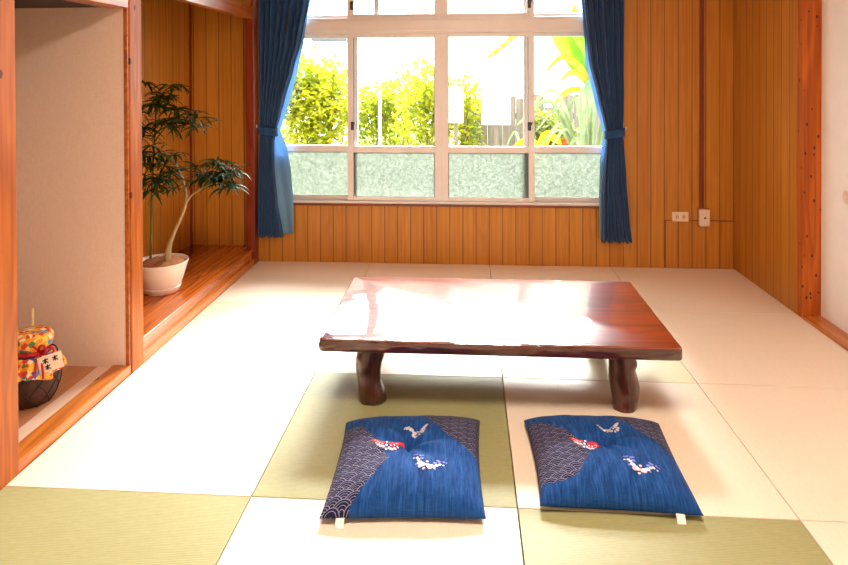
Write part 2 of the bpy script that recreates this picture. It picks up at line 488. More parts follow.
# platform
b = MB(); b.box(TOKO_X, XL-.012, .862, YB-.001, PLAT-.032, PLAT, .006, 3)
pl = struct(b.build('floor.002', M['platform']))
b = MB(); b.box(XL-.04, XL-.022, .894, 2.445, .03, PLAT-.032, .002); b.build('platform_riser', M['sill_wood'], pl)
b = MB(); b.box(XL-.05, XL-.002, .894, 2.445, -.031, .040, .004); struct(b.build('trim_11', M['sill_wood']))
b = MB(); b.box(TOKO_X-.06, TOKO_X, .862, YB, -.031, CEIL); struct(b.build('wall_left.003', M['panel_side']))
b = MB(); b.box(TOKO_X, TOKO_X+.014, YB-.014, YB-.001, PLAT, CEIL); struct(b.build('trim_12', M['post_dark']))
b = MB(); b.box(TOKO_X, XL-.10, .862, .90, -.031, CEIL); struct(b.build('wall_left.004', M['panel']))

# ------------------------------------------------------------------ tatami mats, each a thing
T = .85
mat_labels = {
 (0, 0): 'green half tatami mat under the cushion with the red, grey and violet butterflies, beside the table leg',
}
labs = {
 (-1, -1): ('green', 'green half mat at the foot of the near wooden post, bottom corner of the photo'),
 (0, -1): ('cream', 'half mat painted with cream sheen, under the front edge of the cushion that lies on the green mat'),
 (1, -1): ('green', 'green half mat just in front of the cushion that lies on the mat with painted cream sheen'),
 (2, -1): ('cream', 'half mat painted with cream sheen, in the bottom corner beside the white sliding door'),
 (-1, 0): ('cream', 'brightly lit half mat painted with cream sheen, beside the alcove with the jar'),
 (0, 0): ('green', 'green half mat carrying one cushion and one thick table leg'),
 (1, 0): ('cream', 'half mat painted with cream sheen, carrying one cushion and one thick table leg'),
 (2, 0): ('cream', 'half mat painted with cream sheen, next to the white sliding door and its track'),
 (-1, 1): ('pale', 'half mat painted with pale straw sheen, along the near part of the raised wooden platform'),
 (0, 1): ('cream', 'half mat painted with cream sheen, under the table on the side of the plant'),
 (1, 1): ('pale', 'half mat painted with pale greenish sheen, under the table on the side of the white door'),
 (2, 1): ('cream', 'half mat painted with cream sheen, at the foot of the knotty corner post'),
 (-1, 2): ('cream', 'half mat painted with cream sheen, in the corner between raised platform and window wall'),
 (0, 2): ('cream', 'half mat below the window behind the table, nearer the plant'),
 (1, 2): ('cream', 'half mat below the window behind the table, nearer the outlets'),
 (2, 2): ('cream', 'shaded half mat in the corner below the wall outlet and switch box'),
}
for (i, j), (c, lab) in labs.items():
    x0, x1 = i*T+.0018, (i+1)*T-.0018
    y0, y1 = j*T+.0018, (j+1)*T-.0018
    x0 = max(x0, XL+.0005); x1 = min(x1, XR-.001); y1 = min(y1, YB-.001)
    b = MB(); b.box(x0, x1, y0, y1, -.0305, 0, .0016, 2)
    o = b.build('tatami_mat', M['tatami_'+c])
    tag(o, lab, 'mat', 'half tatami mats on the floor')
# rest of the floor towards the camera
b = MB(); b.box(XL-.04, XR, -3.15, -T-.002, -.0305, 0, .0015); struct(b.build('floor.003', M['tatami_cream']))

# ------------------------------------------------------------------ window
win = bpy.data.objects.new('window_1', None); win.location = (.5, YB+.05, WZ0); link(win); struct(win)
b = MB()
fy0, fy1 = YB-.006, YB+.095
b.box(WX0, WX0+.03, fy0, fy1, WZ0, WZ1, .002); b.box(WX1-.03, WX1, fy0, fy1, WZ0, WZ1, .002)
b.box(WX0+.03, WX1-.03, fy0, fy1, WZ0, WZ0+.018, .002); b.box(WX0+.03, WX1-.03, fy0, fy1, WZ1-.03, WZ1, .002)
b.box(WX0+.03, WX1-.03, fy0-.004, fy1, 1.70+DZ, 1.81+DZ, .003)
b.box(WX0+.03, WX1-.03, fy0-.008, fy0+.03, 1.715+DZ, 1.795+DZ, .003)
b.build('window_frame', M['alu'], win)
b = MB(); b.box(XL+.002, WX1+.02, YB-.02, YB+.012, WZ0-.014, WZ0, .002); b.build('window_sill', M['sill_red'], win)
def sash(x0, x1, y, z0, z1, st=.042, mid=True, wl=None, wr=None):
    wl = wl or st; wr = wr or st
    b = MB(); y1 = y+.028
    b.box(x0, x0+wl, y, y1, z0, z1, .002); b.box(x1-wr, x1, y, y1, z0, z1, .002)
    b.box(x0+wl, x1-wr, y+.001, y1, z0, z0+.03, .002); b.box(x0+wl, x1-wr, y+.001, y1, z1-.03, z1, .002)
    if mid: b.box(x0+wl, x1-wr, y-.001, y1, .838+DZ, .884+DZ, .002)
    s = b.build('sash', M['alu'], win)
    yp = y+.012
    if mid:
        b = MB(); b.box(x0+wl, x1-wr, yp, yp+.004, .884+DZ, z1-.03); b.build('pane', M['glass'], s)
        b = MB(); b.box(x0+wl, x1-wr, yp, yp+.005, z0+.03, .838+DZ); o = b.build('frosted_pane', M['frosted'], s); o['label'] = 'pebbled frosted glass pane'
    else:
        b = MB(); b.box(x0+wl, x1-wr, yp, yp+.004, z0+.03, z1-.03); b.build('pane', M['glass'], s)
    # dark gasket round the glass
    b = MB()
    b.box(x0+wl-.001, x0+wl+.004, y+.008, y+.02, z0+.03, z1-.03); b.box(x1-wr-.004, x1-wr+.001, y+.008, y+.02, z0+.03, z1-.03)
    b.build('gasket', M['alu_dark'], s)
    return s
YF, YO = YB+.012, YB+.05
sash(WX0+.03, -.105, YO, WZ0+.018, 1.70+DZ)
s2 = sash(-.173, .508, YF, WZ0+.018, 1.70+DZ, wr=.048)
s3 = sash(.508, 1.172, YF, WZ0+.018, 1.70+DZ, wl=.05)
sash(1.100, WX1-.03, YO, WZ0+.018, 1.70+DZ)
sash(WX0+.03, .055, YO, 1.81+DZ, WZ1-.03, .034, False)
sash(-.173, .508, YF, 1.81+DZ, WZ1-.03, .044, False)
sash(.508, 1.172, YF, 1.81+DZ, WZ1-.03, .044, False)
sash(1.100, WX1-.03, YO, 1.81+DZ, WZ1-.03, .034, False)
for s, x, z in ((s2, -.135, .99), (s3, 1.135, .99), (s2, -.137, 1.86), (s3, 1.135, 1.86)):
    b = MB(); b.box(x-.012, x+.012, YF-.012, YF, z-.03, z+.03, .003); b.tube([(x, YF-.012, z-.005), (x+.012, YF-.022, z+.018), (x+.02, YF-.024, z+.03)], [.007, .006, .004], 8)
    o = b.build('latch', M['latch'], s); o['label'] = 'dark sash latch'

# ------------------------------------------------------------------ curtains
def curtain(name, label, outer, inner, lin_in, y0, sgn, tie_z, seed):
    outer, inner, lin_in = [[(z+DZ, x) for z, x in t] for t in (outer, inner, lin_in)]; tie_z += DZ
    zb, zt = outer[0][0], 2.13
    r = random.Random(seed)
    xc = lerp_table(outer, tie_z)
    root = thing(name, (xc, y0, zb), label, 'curtain', 'navy curtains tied back at the window')
    npl = 8; nu = 120; nz = 70
    ph = [r.uniform(-.5, .5) for _ in range(npl+2)]
    def col(xo_t, xi_t, amp0, yoff, u0=0., u1=1., thick=False):
        b = MB(); rings = []
        for k in range(nz+1):
            z = zb+(zt-zb)*k/nz
            xo, xi = lerp_table(xo_t, z), lerp_table(xi_t, z)
            w = abs(xi-xo)
            pinch = math.exp(-((z-tie_z)/.10)**2)
            amp = amp0*(1-.45*pinch)
            row = []
            for i in range(nu+1):
                u = u0+(u1-u0)*i/nu
                a = u*npl*2*pi+.6*sin(3.1*u*2*pi+seed)+.35*sin(z*2.1+u*9)
                yy = y0+yoff+amp*(cos(a)*.8+.25*cos(2*a+1.3))
                xx = xo+(xi-xo)*(u+.012*sin(a*1.0+.8))
                row.append((xx, yy, z+ (.004*sin(u*23) if k == 0 else 0)))
            rings.append(row)
        b.rings(rings, False, False, closed=False)
        return b
    o = col(outer, inner, .024, 0).build('drape', M['curtain'], root, True)
    md = o.modifiers.new('thickness', 'SOLIDIFY'); md.thickness = .002
    # pale lining strip that shows past the inner hem
    b = MB(); rings = []
    for k in range(nz+1):
        z = zb+.02+(zt-zb-.02)*k/nz
        xi = lerp_table(inner, z); xl = lerp_table(lin_in, z)
        row = []
        for i in range(31):
            u = i/30
            row.append((xi-sgn*.05+(xl-xi+sgn*.05)*u, y0+.034+.006*sin(u*11+z*3), z))
        rings.append(row)
    b.rings(rings, False, False, closed=False)
    o = b.build('lining', M['lining'], root, True); o['label'] = 'pale blue backlit lining edge'
    md = o.modifiers.new('thickness', 'SOLIDIFY'); md.thickness = .0015
    # tieback band
    b = MB(); rings = []
    xo, xi = lerp_table(outer, tie_z)-sgn*.006, lerp_table(inner, tie_z)+sgn*.012
    N = 40
    for (dz, dr) in ((-.028, 0), (-.026, .003), (.026, .003), (.028, 0), (.026, -.002), (-.026, -.002)):
        row = []
        for k in range(N):
            a = 2*pi*k/N
            cx, hw = (xo+xi)/2, abs(xi-xo)/2
            ca, sa = cos(a), sin(a)
            px = cx+(hw+dr)*(abs(ca)**.7)*(1 if ca > 0 else -1)
            py = y0+(.032+dr)*(abs(sa)**.7)*(1 if sa > 0 else -1)
            row.append((px, py, tie_z+dz+(px-cx)*(-sgn)*.16))
        rings.append(row)
    rings.append(rings[0])
    b.rings(rings, False, False)
    b.build('tieback', M['curtain'], root, True)
    b = MB(); b.tube([(xo-sgn*.004, YB, tie_z+.02), (xo-sgn*.012, y0+.02, tie_z+.02), (xo-sgn*.012, y0-.005, tie_z+.03), (xo-sgn*.01, y0-.012, tie_z+.045)], .004, 8)
    b.build('hook', M['plate'], root, True)
    return root
curtain('curtain', 'navy curtain tied back beside the dark red post, its pale blue lining showing',
        [(.235, -.812), (1.0, -.795), (2.2, -.812)],
        [(.235, -.628), (.50, -.672), (.72, -.692), (.92, -.692), (1.0, -.675), (1.1, -.648), (1.22, -.617), (1.435, -.552), (1.65, -.493), (1.94, -.435), (2.2, -.40)],
        [(.235, -.556), (.50, -.560), (.70, -.575), (.86, -.600), (1.0, -.655), (1.1, -.62), (1.29, -.560), (1.45, -.520), (1.65, -.475), (2.2, -.38)], 2.455, 1, 1.0, 2)
curtain('curtain', 'navy curtain tied back on the outlet side of the window',
        [(.235, 1.835), (.40, 1.815), (.67, 1.792), (1.0, 1.770), (1.25, 1.778), (2.2, 1.785)],
        [(.235, 1.628), (.53, 1.628), (.80, 1.645), (.98, 1.658), (1.08, 1.638), (1.224, 1.603), (1.50, 1.540), (1.92, 1.495), (2.2, 1.47)],
        [(.235, 1.618), (.53, 1.612), (.80, 1.620), (.98, 1.645), (1.08, 1.620), (1.224, 1.578), (1.50, 1.52), (1.92, 1.49), (2.2, 1.46)], 2.455, -1, .99, 5)
b = MB(); b.box(-.85, 1.9, 2.42, 2.49, 2.13, 2.16, .003); b.box(-.8, -.76, 2.45, YB, 2.135, 2.155); b.box(1.8, 1.84, 2.45, YB, 2.135, 2.155)
struct(b.build('curtain_rail', M['alu']))  # unseen curtain rail above both drapes

# ------------------------------------------------------------------ outlets and conduit
ow = thing('wall_outlet', (2.178, YB, .372), 'horizontal beige wall outlet plate with two sockets on the wood panelling', 'outlet')
b = MB(); b.box(2.122, 2.234, YB-.012, YB, .374, .440, .004, 3); b.build('cover_plate', M['plate'], ow)
for x in (2.155, 2.2):
    b = MB(); b.box(x-.012, x+.012, YB-.0145, YB-.011, .389, .425, .002)
    f = b.build('socket_face', M['plate_face'], ow)
    for dx in (-.005, .005):
        b = MB(); b.box(x+dx-.0012, x+dx+.0012, YB-.0155, YB-.014, .40, .415); b.build('slot', M['slot'], f)
cb = thing('cable_outlet', (2.334, YB-.004, .347), 'upright beige junction box with a small dark hole, under the brown conduit', 'outlet')
b = MB(); b.box(2.300, 2.368, YB-.040, YB-.004, .347, .464, .005, 3); b.build('box_cover', M['plate'], cb)
b = MB(); b.box(2.296, 2.372, YB-.012, YB-.0035, .342, .469, .003); b.build('back_plate', M['conduit'], cb)
b = MB(); b.lathe((0, 0, 0), [(.006, 0), (.007, .002), (.007, .004)], 16)
bmesh.ops.rotate(b.bm, verts=b.bm.verts[:], cent=(0, 0, 0), matrix=Matrix.Rotation(radians(90), 3, 'X'))
bmesh.ops.translate(b.bm, verts=b.bm.verts[:], vec=(2.334, YB-.0385, .406)); b.build('jack', M['slot'], cb)
b = MB(); b.box(2.309, 2.336, YB-.016, YB, .423, CEIL-.001, .003); o = b.build('cable_conduit', M['conduit'])
tag(o, 'brown cable conduit running up the panelled wall from the junction box', 'conduit')

for o in (ow, cb): o.location.z -= .045

# ------------------------------------------------------------------ low table
TX0, TX1, TY0, TY1, TZ, TT = .104, 1.517, .474, 1.266, .31, .050
tb = thing('low_table', ((TX0+TX1)/2, (TY0+TY1)/2, 0), 'low lacquered red-brown wooden table with carved front edge and gnarled legs', 'table')
def outline():
    pts = []; r = .022
    def arc(cx, cy, a0):
        for k in range(5):
            a = a0+pi/2*k/4; pts.append((cx+r*cos(a), cy+r*sin(a), (cos(a), sin(a))))
    def seg(p, q, n, nrm):
        for k in range(1, n): t = k/n; pts.append((p[0]+(q[0]-p[0])*t, p[1]+(q[1]-p[1])*t, nrm))
    arc(TX0+r, TY0+r, pi); seg((TX0+r, TY0), (TX1-r, TY0), 120, (0, -1))
    arc(TX1-r, TY0+r, -pi/2); seg((TX1, TY0+r), (TX1, TY1-r), 60, (1, 0))
    arc(TX1-r, TY1-r, 0); seg((TX1-r, TY1), (TX0+r, TY1), 100, (0, 1))
    arc(TX0+r, TY1-r, pi/2); seg((TX0, TY1-r), (TX0, TY0+r), 60, (-1, 0))
    return pts
OUT = outline()
def edge_ring(z, off, amp, s):
    out = []
    for (x, y, n) in OUT:
        wv = mnoise.noise(Vector((x*17, y*17, s)))+.6*mnoise.noise(Vector((x*42, y*42, s+5)))
        d = off+amp*wv
        zz = z + (amp*.35*mnoise.noise(Vector((x*30, y*30, s+9))) if amp > .001 else 0)
        out.append((x+n[0]*d, y+n[1]*d, zz))
    return out
b = MB()
b.rings([edge_ring(TZ-.004, -.003, .002, 1), edge_ring(TZ-.0012, -.0055, .0016, 1), edge_ring(TZ, -.010, .0012, 1)], False, True)
top = b.build('tabletop', M['table'], tb, True, 40)
b = MB()
b.rings([edge_ring(TZ-TT, -.008, .002, 3), edge_ring(TZ-TT+.004, -.003, .004, 3.2), edge_ring(TZ-TT+.014, -.002, .005, 3.6), edge_ring(TZ-.024, .000, .006, 4.2),
         edge_ring(TZ-.016, -.001, .005, 4.6), edge_ring(TZ-.008, -.002, .004, 4.9), edge_ring(TZ-.004, -.003, .002, 1)], True, False)
o = b.build('bark_edge', M['table_edge'], top, True); o['label'] = 'carved darker live edge'
def leg(cx, cy, rx, ry, seed):
    b = MB(); rings = []; N = 36; K = 26
    r = random.Random(seed); knobs = [(r.uniform(0, 2*pi), r.uniform(.04, .22), r.uniform(.004, .009)) for _ in range(7)]
    for k in range(K+1):
        z = (TZ-TT+.004)*k/K
        tz = k/K
        row = []
        ox, oy = .009*sin(z*21+seed*1.7), .007*sin(z*25+seed*2.9)
        for i in range(N):
            a = 2*pi*i/N
            q = 1+.09*mnoise.noise(Vector((cos(a)*1.6+seed*7, sin(a)*1.6, z*9)))+.05*mnoise.noise(Vector((cos(a)*3+seed, sin(a)*3, z*30)))
            q *= .97+.10*sin(z*38+seed)*(1-tz*.5)
            d = 0
            for (ka, kz, ks) in knobs:
                da = (a-ka+pi) % (2*pi)-pi
                d += ks*math.exp(-(da/.5)**2-((z-kz)/.022)**2)
            if k == 0: q *= .93
            row.append((cx+ox+(rx*q+d)*cos(a), cy+oy+(ry*q+d)*sin(a), z))
        rings.append(row)
    b.rings(rings)
    o = b.build('leg', M['table_leg'], tb, True, 60); o['label'] = 'gnarled dark trunk leg'
    return o
leg(.291, .625, .054, .052, 1); leg(1.325, .630, .054, .052, 4)
leg(.291, 1.185, .050, .050, 6); leg(1.325, 1.185, .050, .050, 9)

# ------------------------------------------------------------------ cushions
WINGS = [
    [(.016, .006, .010, 0), (.027, .013, .012, 0), (.038, .020, .012, 0), (.047, .022, .008, 0), (.010, -.004, .006, 1), (.018, -.004, .006, 1), (.027, .000, .006, 1), (.035, .006, .004, 1),
     (.014, .002, .0028, 2), (.024, .006, .0032, 2), (.034, .016, .0032, 2), (.042, .022, .0028, 2), (.030, .012, .0028, 2)],
    [(.013, .006, .009, 0), (.023, .013, .010, 0), (.033, .019, .009, 0), (.042, .024, .006, 0), (.013, -.004, .007, 0), (.021, .000, .006, 2), (.026, .012, .003, 1), (.036, .020, .0028, 1)],
    [(.010, .000, .009, 1), (.019, .003, .008, 1), (.014, -.004, .006, 2), (.020, .013, .006, 0), (.027, .009, .005, 1), (.028, .019, .005, 0), (.034, .013, .0045, 1), (.040, .021, .004, 0),
     (.048, .021, .003, 0), (.044, .013, .003, 1), (.027, .000, .004, 0), (.022, .021, .004, 0)]]
def cushion(name, label, FL, FR, BL, BR, polyA, polyB, flies, tagu, seed, cup=(.5, .52)):
    cx = sum(p[0] for p in (FL, FR, BL, BR))/4; cy = sum(p[1] for p in (FL, FR, BL, BR))/4
    root = thing(name, (cx, cy, 0), label, 'cushion', 'blue floor cushions in front of the table')
    N = 120
    def base(u, v):
        # slightly hollow sides, corners pulled out
        s, t = 2*u-1, 2*v-1
        uu = u - .022*s*(1-t*t); vv = v - .022*t*(1-s*s)
        p = [(FL[k]*(1-uu)*(1-vv)+FR[k]*uu*(1-vv)+BL[k]*(1-uu)*vv+BR[k]*uu*vv) for k in (0, 1)]
        return p
    def hgt(u, v):
        s, t = 2*u-1, 2*v-1
        e = max(0, (1-abs(s)**2.6)*(1-abs(t)**2.6))**.45
        d = sqrt(((u-cup[0])*1.0)**2+((v-cup[1])*1.0)**2)
        dim = .034*math.exp(-(d/.055)**1.3)+.014*math.exp(-(d/.20)**2)
        # soft creases radiating from the tuft and along the front hem
        ang = math.atan2(v-cup[1], u-cup[0])
        cr = .0065*sin(ang*7+seed)*math.exp(-((d-.16)/.13)**2)
        pl = .0055*sin(u*46+3*sin(v*9+seed))*math.exp(-((v-.13)/.13)**2)*e
        pl += .0030*sin(v*40+2*sin(u*8+seed))*math.exp(-((u-.06)/.09)**2)*e
        pl += .0012*sin(u*38+1.2*seed)*math.exp(-((v-.95)/.08)**2)*e
        lump = .005*mnoise.noise(Vector((u*3.3+seed*3, v*3.3, 0)))
        return e, .084*e-dim*e+(cr+pl+lump)*min(1, e*1.3)
    def surf(u, v):
        x, y = base(u, v); e, h = hgt(u, v)
        return Vector((x, y, .022+h))
    def inside(P, u, v):
        c = False; n = len(P)
        for i in range(n):
            x0, y0 = P[i]; x1, y1 = P[(i+1) % n]
            if (y0 > v) != (y1 > v) and u < (x1-x0)*(v-y0)/(y1-y0)+x0: c = not c
        return c
    bm = bmesh.new(); uvl = bm.loops.layers.uv.new('UVMap')
    topv = [[bm.verts.new(surf(i/N, j/N)) for i in range(N+1)] for j in range(N+1)]
    def bot(u, v):
        x, y = base(u, v); e, h = hgt(u, v)
        return Vector((x, y, .022-.0205*min(1, e*1.5)))
    botv = [[topv[j][i] if i in (0, N) or j in (0, N) else bm.verts.new(bot(i/N, j/N)) for i in range(N+1)] for j in range(N+1)]
    W, D = .52, .55
    for j in range(N):
        for i in range(N):
            f = bm.faces.new((topv[j][i], topv[j][i+1], topv[j+1][i+1], topv[j+1][i])); f.smooth = True
            u, v = (i+.5)/N, (j+.5)/N
            f.material_index = 1 if inside(polyA, u, v) or inside(polyB, u, v) else 0
            for l, (a, c) in zip(f.loops, ((i, j), (i+1, j), (i+1, j+1), (i, j+1))): l[uvl].uv = (a/N*W, c/N*D)
            f = bm.faces.new((botv[j][i], botv[j+1][i], botv[j+1][i+1], botv[j][i+1])); f.smooth = True
            for l, (a, c) in zip(f.loops, ((i, j), (i, j+1), (i+1, j+1), (i+1, j))): l[uvl].uv = (a/N*W, c/N*D)
    bmesh.ops.translate(bm, verts=bm.verts[:], vec=(-cx, -cy, 0))
    me = bpy.data.meshes.new('cover'); bm.to_mesh(me); bm.free()
    me.materials.append(M['cushion_blue']); me.materials.append(M['seigaiha'])
    cov = link(bpy.data.objects.new('cover', me), root)
    def patch(b, u, v, r, mi, el=1.0, ang=0):
        b.mi = mi; pts = []
        for k in range(9):
            a = 2*pi*k/9
            dx, dy = r*cos(a), r*el*sin(a)
            du, dv = (dx*cos(ang)-dy*sin(ang))/W, (dx*sin(ang)+dy*cos(ang))/D
            pts.append(surf(u+du, v+dv)+Vector((0, 0, .0014+.0005*mi)))
        cpt = surf(u, v)+Vector((0, 0, .0024+.0005*mi))
        for k in range(9): b.poly((pts[k], pts[(k+1) % 9], cpt))
    for (u, v, ang, kind, sc) in flies:
        b = MB(); r = random.Random(seed*10+kind)
        mats = [[M['thread_red'], M['thread_pink'], M['thread_white']], [M['thread_grey'], M['thread_white'], M['thread_grey']], [M['thread_violet'], M['thread_white'], M['thread_pink']]][kind]
        def P(dx, dy): return u+(dx*cos(ang)-dy*1.7*sin(ang))*sc/W, v+(dx*sin(ang)+dy*1.7*cos(ang))*sc/D
        for sgn in (-1, 1):
            # fore wing, hind wing as overlapping petals
            for (dx, dy, rr, mi) in WINGS[kind]:
                pu, pv = P(sgn*dx, dy); patch(b, pu, pv, rr*sc, mi, .85, ang)
        for dy in (-.008, 0, .008):
            pu, pv = P(0, dy); patch(b, pu, pv, .0042*sc, 2)
        o = b.build('butterfly_embroidery', mats, root)
        o['label'] = ('red and pink', 'silver grey', 'violet and white')[kind]+' embroidered butterfly'
    # tuft stitch
    b = MB()
    for a in (0.3, 1.9):
        p0 = surf(cup[0]-.012*cos(a), cup[1]-.012*sin(a)); p1 = surf(cup[0], cup[1]); p2 = surf(cup[0]+.012*cos(a), cup[1]+.012*sin(a))
        b.tube([p0+Vector((0, 0, .001)), p1+Vector((0, 0, .003)), p2+Vector((0, 0, .001))], .0018, 6)
    b.build('tuft', M['tuft'], root, True)
    p = surf(tagu, 0.0)
    b = MB(); b.rings([[(p.x+dx, p.y+.006-dy, max(.0012, p.z-dz)) for dx in (-.013, .013)] for dy, dz in ((0, 0.0), (.010, .002), (.018, .013), (.024, .0205))], False, False, closed=False)
    o = b.build('care_label', M['white_tag'], root); md = o.modifiers.new('thickness', 'SOLIDIFY'); md.thickness = .0008
    o['label'] = 'small white care label'
    return root
cushion('floor_cushion', 'blue butterfly floor cushion squarely placed on the green mat',
        (.250, -.118), (.750, -.087), (.230, .403), (.742, .450),
        [(0, 0), (.17, 0), (.26, .15), (.38, .32), (.28, .55), (.13, .76), (0, .80)],
        [(.55, 1), (.62, .80), (.76, .62), (.90, .50), (1, .42), (1, 1)],
        [(.35, .46, -.02, 0, 1.12), (.565, .62, .3, 1, 1.0), (.63, .24, -.35, 2, 1.25)], .125, 3)
cushion('floor_cushion', 'blue butterfly floor cushion lying skewed on the mat with painted cream sheen, corner pointing to the door',
        (.918, -.020), (1.405, -.033), (.910, .462), (1.422, .470),
        [(0, .13), (.15, .10), (.27, .16), (.37, .34), (.30, .55), (.13, .76), (.03, .86), (0, .86)],
        [(.60, 1), (.66, .80), (.78, .64), (.90, .52), (1, .44), (1, 1)],
        [(.345, .42, -.30, 0, 1.12), (.59, .63, .35, 1, 1.0), (.67, .19, -.35, 2, 1.25)], .86, 8)

# ------------------------------------------------------------------ potted plant on the platform
PX, PY = -1.085, 1.585
pp = thing('potted_plant', (PX, PY, PLAT), 'slender-leaved houseplant in a white pot on the raised wooden platform', 'plant')
b = MB()
b.lathe((PX, PY, PLAT), [(.094, 0), (.098, .004), (.108, .03), (.109, .034), (.106, .036), (.122, .08), (.140, .14), (.148, .165), (.152, .174), (.150, .180), (.145, .178), (.138, .16), (.134, .145)], 56, True, False)
b.build('pot', M['pot'], pp, True, 50)
b = MB(); rings = []
for k in range(9):
    r_ = .139*(1-k/8.0)+.001; row = []
    for i in range(40):
        a = 2*pi*i/40
        z = PLAT+.158+.040*(1-(r_/.139)**2)+.008*mnoise.noise(Vector((r_*cos(a)*30, r_*sin(a)*30, 3)))
        row.append((PX+r_*cos(a), PY+r_*sin(a), z))
    rings.append(row)
b.rings(rings, False, True); b.build('soil', M['soil'], pp, True)
y = PY-.02
b = MB()
tr = catmull([(-1.045, y, PLAT+.16), (-1.03, y, .385), (-1.012, y, .43), (-.985, y-.01, .485), (-.957, y-.01, .54), (-.935, y, .60), (-.926, y, .64)], 5)
b.tube(tr, [.013*(1-k/(len(tr)-1))**3+.0078 for k in range(len(tr))], 10)
rr = catmull([(-.93, y, .628), (-.928, y+.01, .68), (-.944, y+.01, .755), (-.965, y, .82), (-.99, y, .872), (-1.05, y-.01, .935), (-1.13, y, .975)], 5)
b.tube(rr, [.0078-.0035*k/(len(rr)-1) for k in range(len(rr))], 8)
rr = catmull([(-.93, y, .628), (-.905, y-.01, .66), (-.875, y-.02, .692), (-.80, y-.03, .735), (-.73, y-.03, .747), (-.685, y-.03, .72)], 5)
b.tube(rr, [.0072-.0035*k/(len(rr)-1) for k in range(len(rr))], 8)
o = b.build('trunk', M['trunk'], pp, True); o['label'] = 'pale forked bent trunk'
b = MB()
y2 = PY+.02
st = catmull([(-1.165, y2, PLAT+.16), (-1.158, y2, .50), (-1.148, y2, .80), (-1.13, y2, 1.05), (-1.118, y2, 1.27)], 5)
b.tube(st, [.0075-.003*k/(len(st)-1) for k in range(len(st))], 8)
for pts in ([(-1.14, y2, .98), (-1.07, y2-.02, 1.06), (-.99, y2-.03, 1.13)], [(-1.125, y2, 1.17), (-1.05, y2, 1.25), (-.98, y2, 1.26)], [(-1.135, y2, 1.02), (-1.2, y2-.02, 1.1)],
            [(-1.143, y2, .90), (-1.06, y2-.03, .97)], [(-1.145, y2, .85), (-1.20, y2, .92)]):
    b.tube(catmull(pts, 4), .0035, 6)
b.build('stem', M['stem'], pp, True)
def leaflet(b, p, d, L, w, droop, side):
    d = Vector(d).normalized(); rows = []
    sd = d.cross(Vector((0, 0, 1)))
    if sd.length < .1: sd = Vector((1, 0, 0))
    sd.normalize(); sd = (sd*cos(side)+d.cross(sd)*sin(side))
    n = 6; q = Vector(p)
    cur = d.copy()
    for k in range(n+1):
        t = k/n
        ww = w*sin(pi*min(1, (t*.9+.07)))**.8*(1-t*.25) if k < n else .0008
        nz = sd.cross(cur).normalized()
        rows.append([q-sd*ww+nz*ww*.3, q.copy(), q+sd*ww+nz*ww*.3])
        cur = (cur+Vector((0, 0, -droop/n))).normalized()
        q = q+cur*(L/n)
    b.rings(rows, False, False, closed=False)
def whorl(b, p, r, L=.12, n=8, w=.0075, up=.35, lean=(0, 0, 0)):
    a0 = r.uniform(0, 6.28)
    for k in range(n):
        a = a0+2*pi*k/n+r.uniform(-.25, .25)
        d = Vector((cos(a), sin(a), up+r.uniform(-.35, .45)))+Vector(lean)
        leaflet(b, p, d, L*r.uniform(.75, 1.15), w*r.uniform(.8, 1.2), r.uniform(.7, 1.7), r.uniform(-.5, .5))
def foliage(centres, seed, spread, per, label, L=.13, w=.0095):
    r = random.Random(seed); b = MB()
    for c in centres:
        c = Vector(c)
        for k in range(per):
            p = c+Vector((r.gauss(0, spread), r.gauss(0, spread), r.gauss(0, spread*.8)))
            p.x = max(p.x, TOKO_X+.12)
            b.tube([c, (c+p)/2+Vector((0, 0, .006)), p], .0018, 5, False)
            whorl(b, p, r, L, r.randint(7, 9), w)
    for v in b.bm.verts:
        if v.co.x < TOKO_X+.012: v.co.x = TOKO_X+.012+.1*abs(v.co.x-TOKO_X)*.05
    o = b.build('foliage', M['leaf_house'], pp, True); o['label'] = label; o['kind'] = 'stuff'
    return o
foliage([(-1.115, y2, 1.28), (-1.04, y2-.03, 1.25), (-1.17, y2, 1.20), (-1.0, y2-.04, 1.20), (-.96, y2-.05, 1.14)], 3,   .05, 4, 'dark leaf whorls crowning the thin stem')
foliage([(-.98, y2-.05, 1.08), (-.88, y2-.06, 1.13), (-1.18, y2-.02, 1.06)], 5, .03, 3, 'drooping leaf whorls beside the stem', .15)
foliage([(-1.13, y-.02, .97), (-1.06, y-.03, .90), (-1.15, y-.03, .85), (-1.07, y-.04, .80), (-1.0, y-.05, .79), (-1.14, y-.02, .74)], 7, .045, 4, 'dark leaf mass at the upper fork')
foliage([(-.80, y-.04, .80), (-.74, y-.04, .86), (-.70, y-.05, .83), (-.66, y-.05, .80), (-.82, y-.03, .86), (-.72, y-.03, .76)], 9, .045, 4, 'leaf cluster at the tip of the bent branch', .125)

pp.location += Vector((.02, -.045, 0)); pp.scale = (.97, .97, .985)

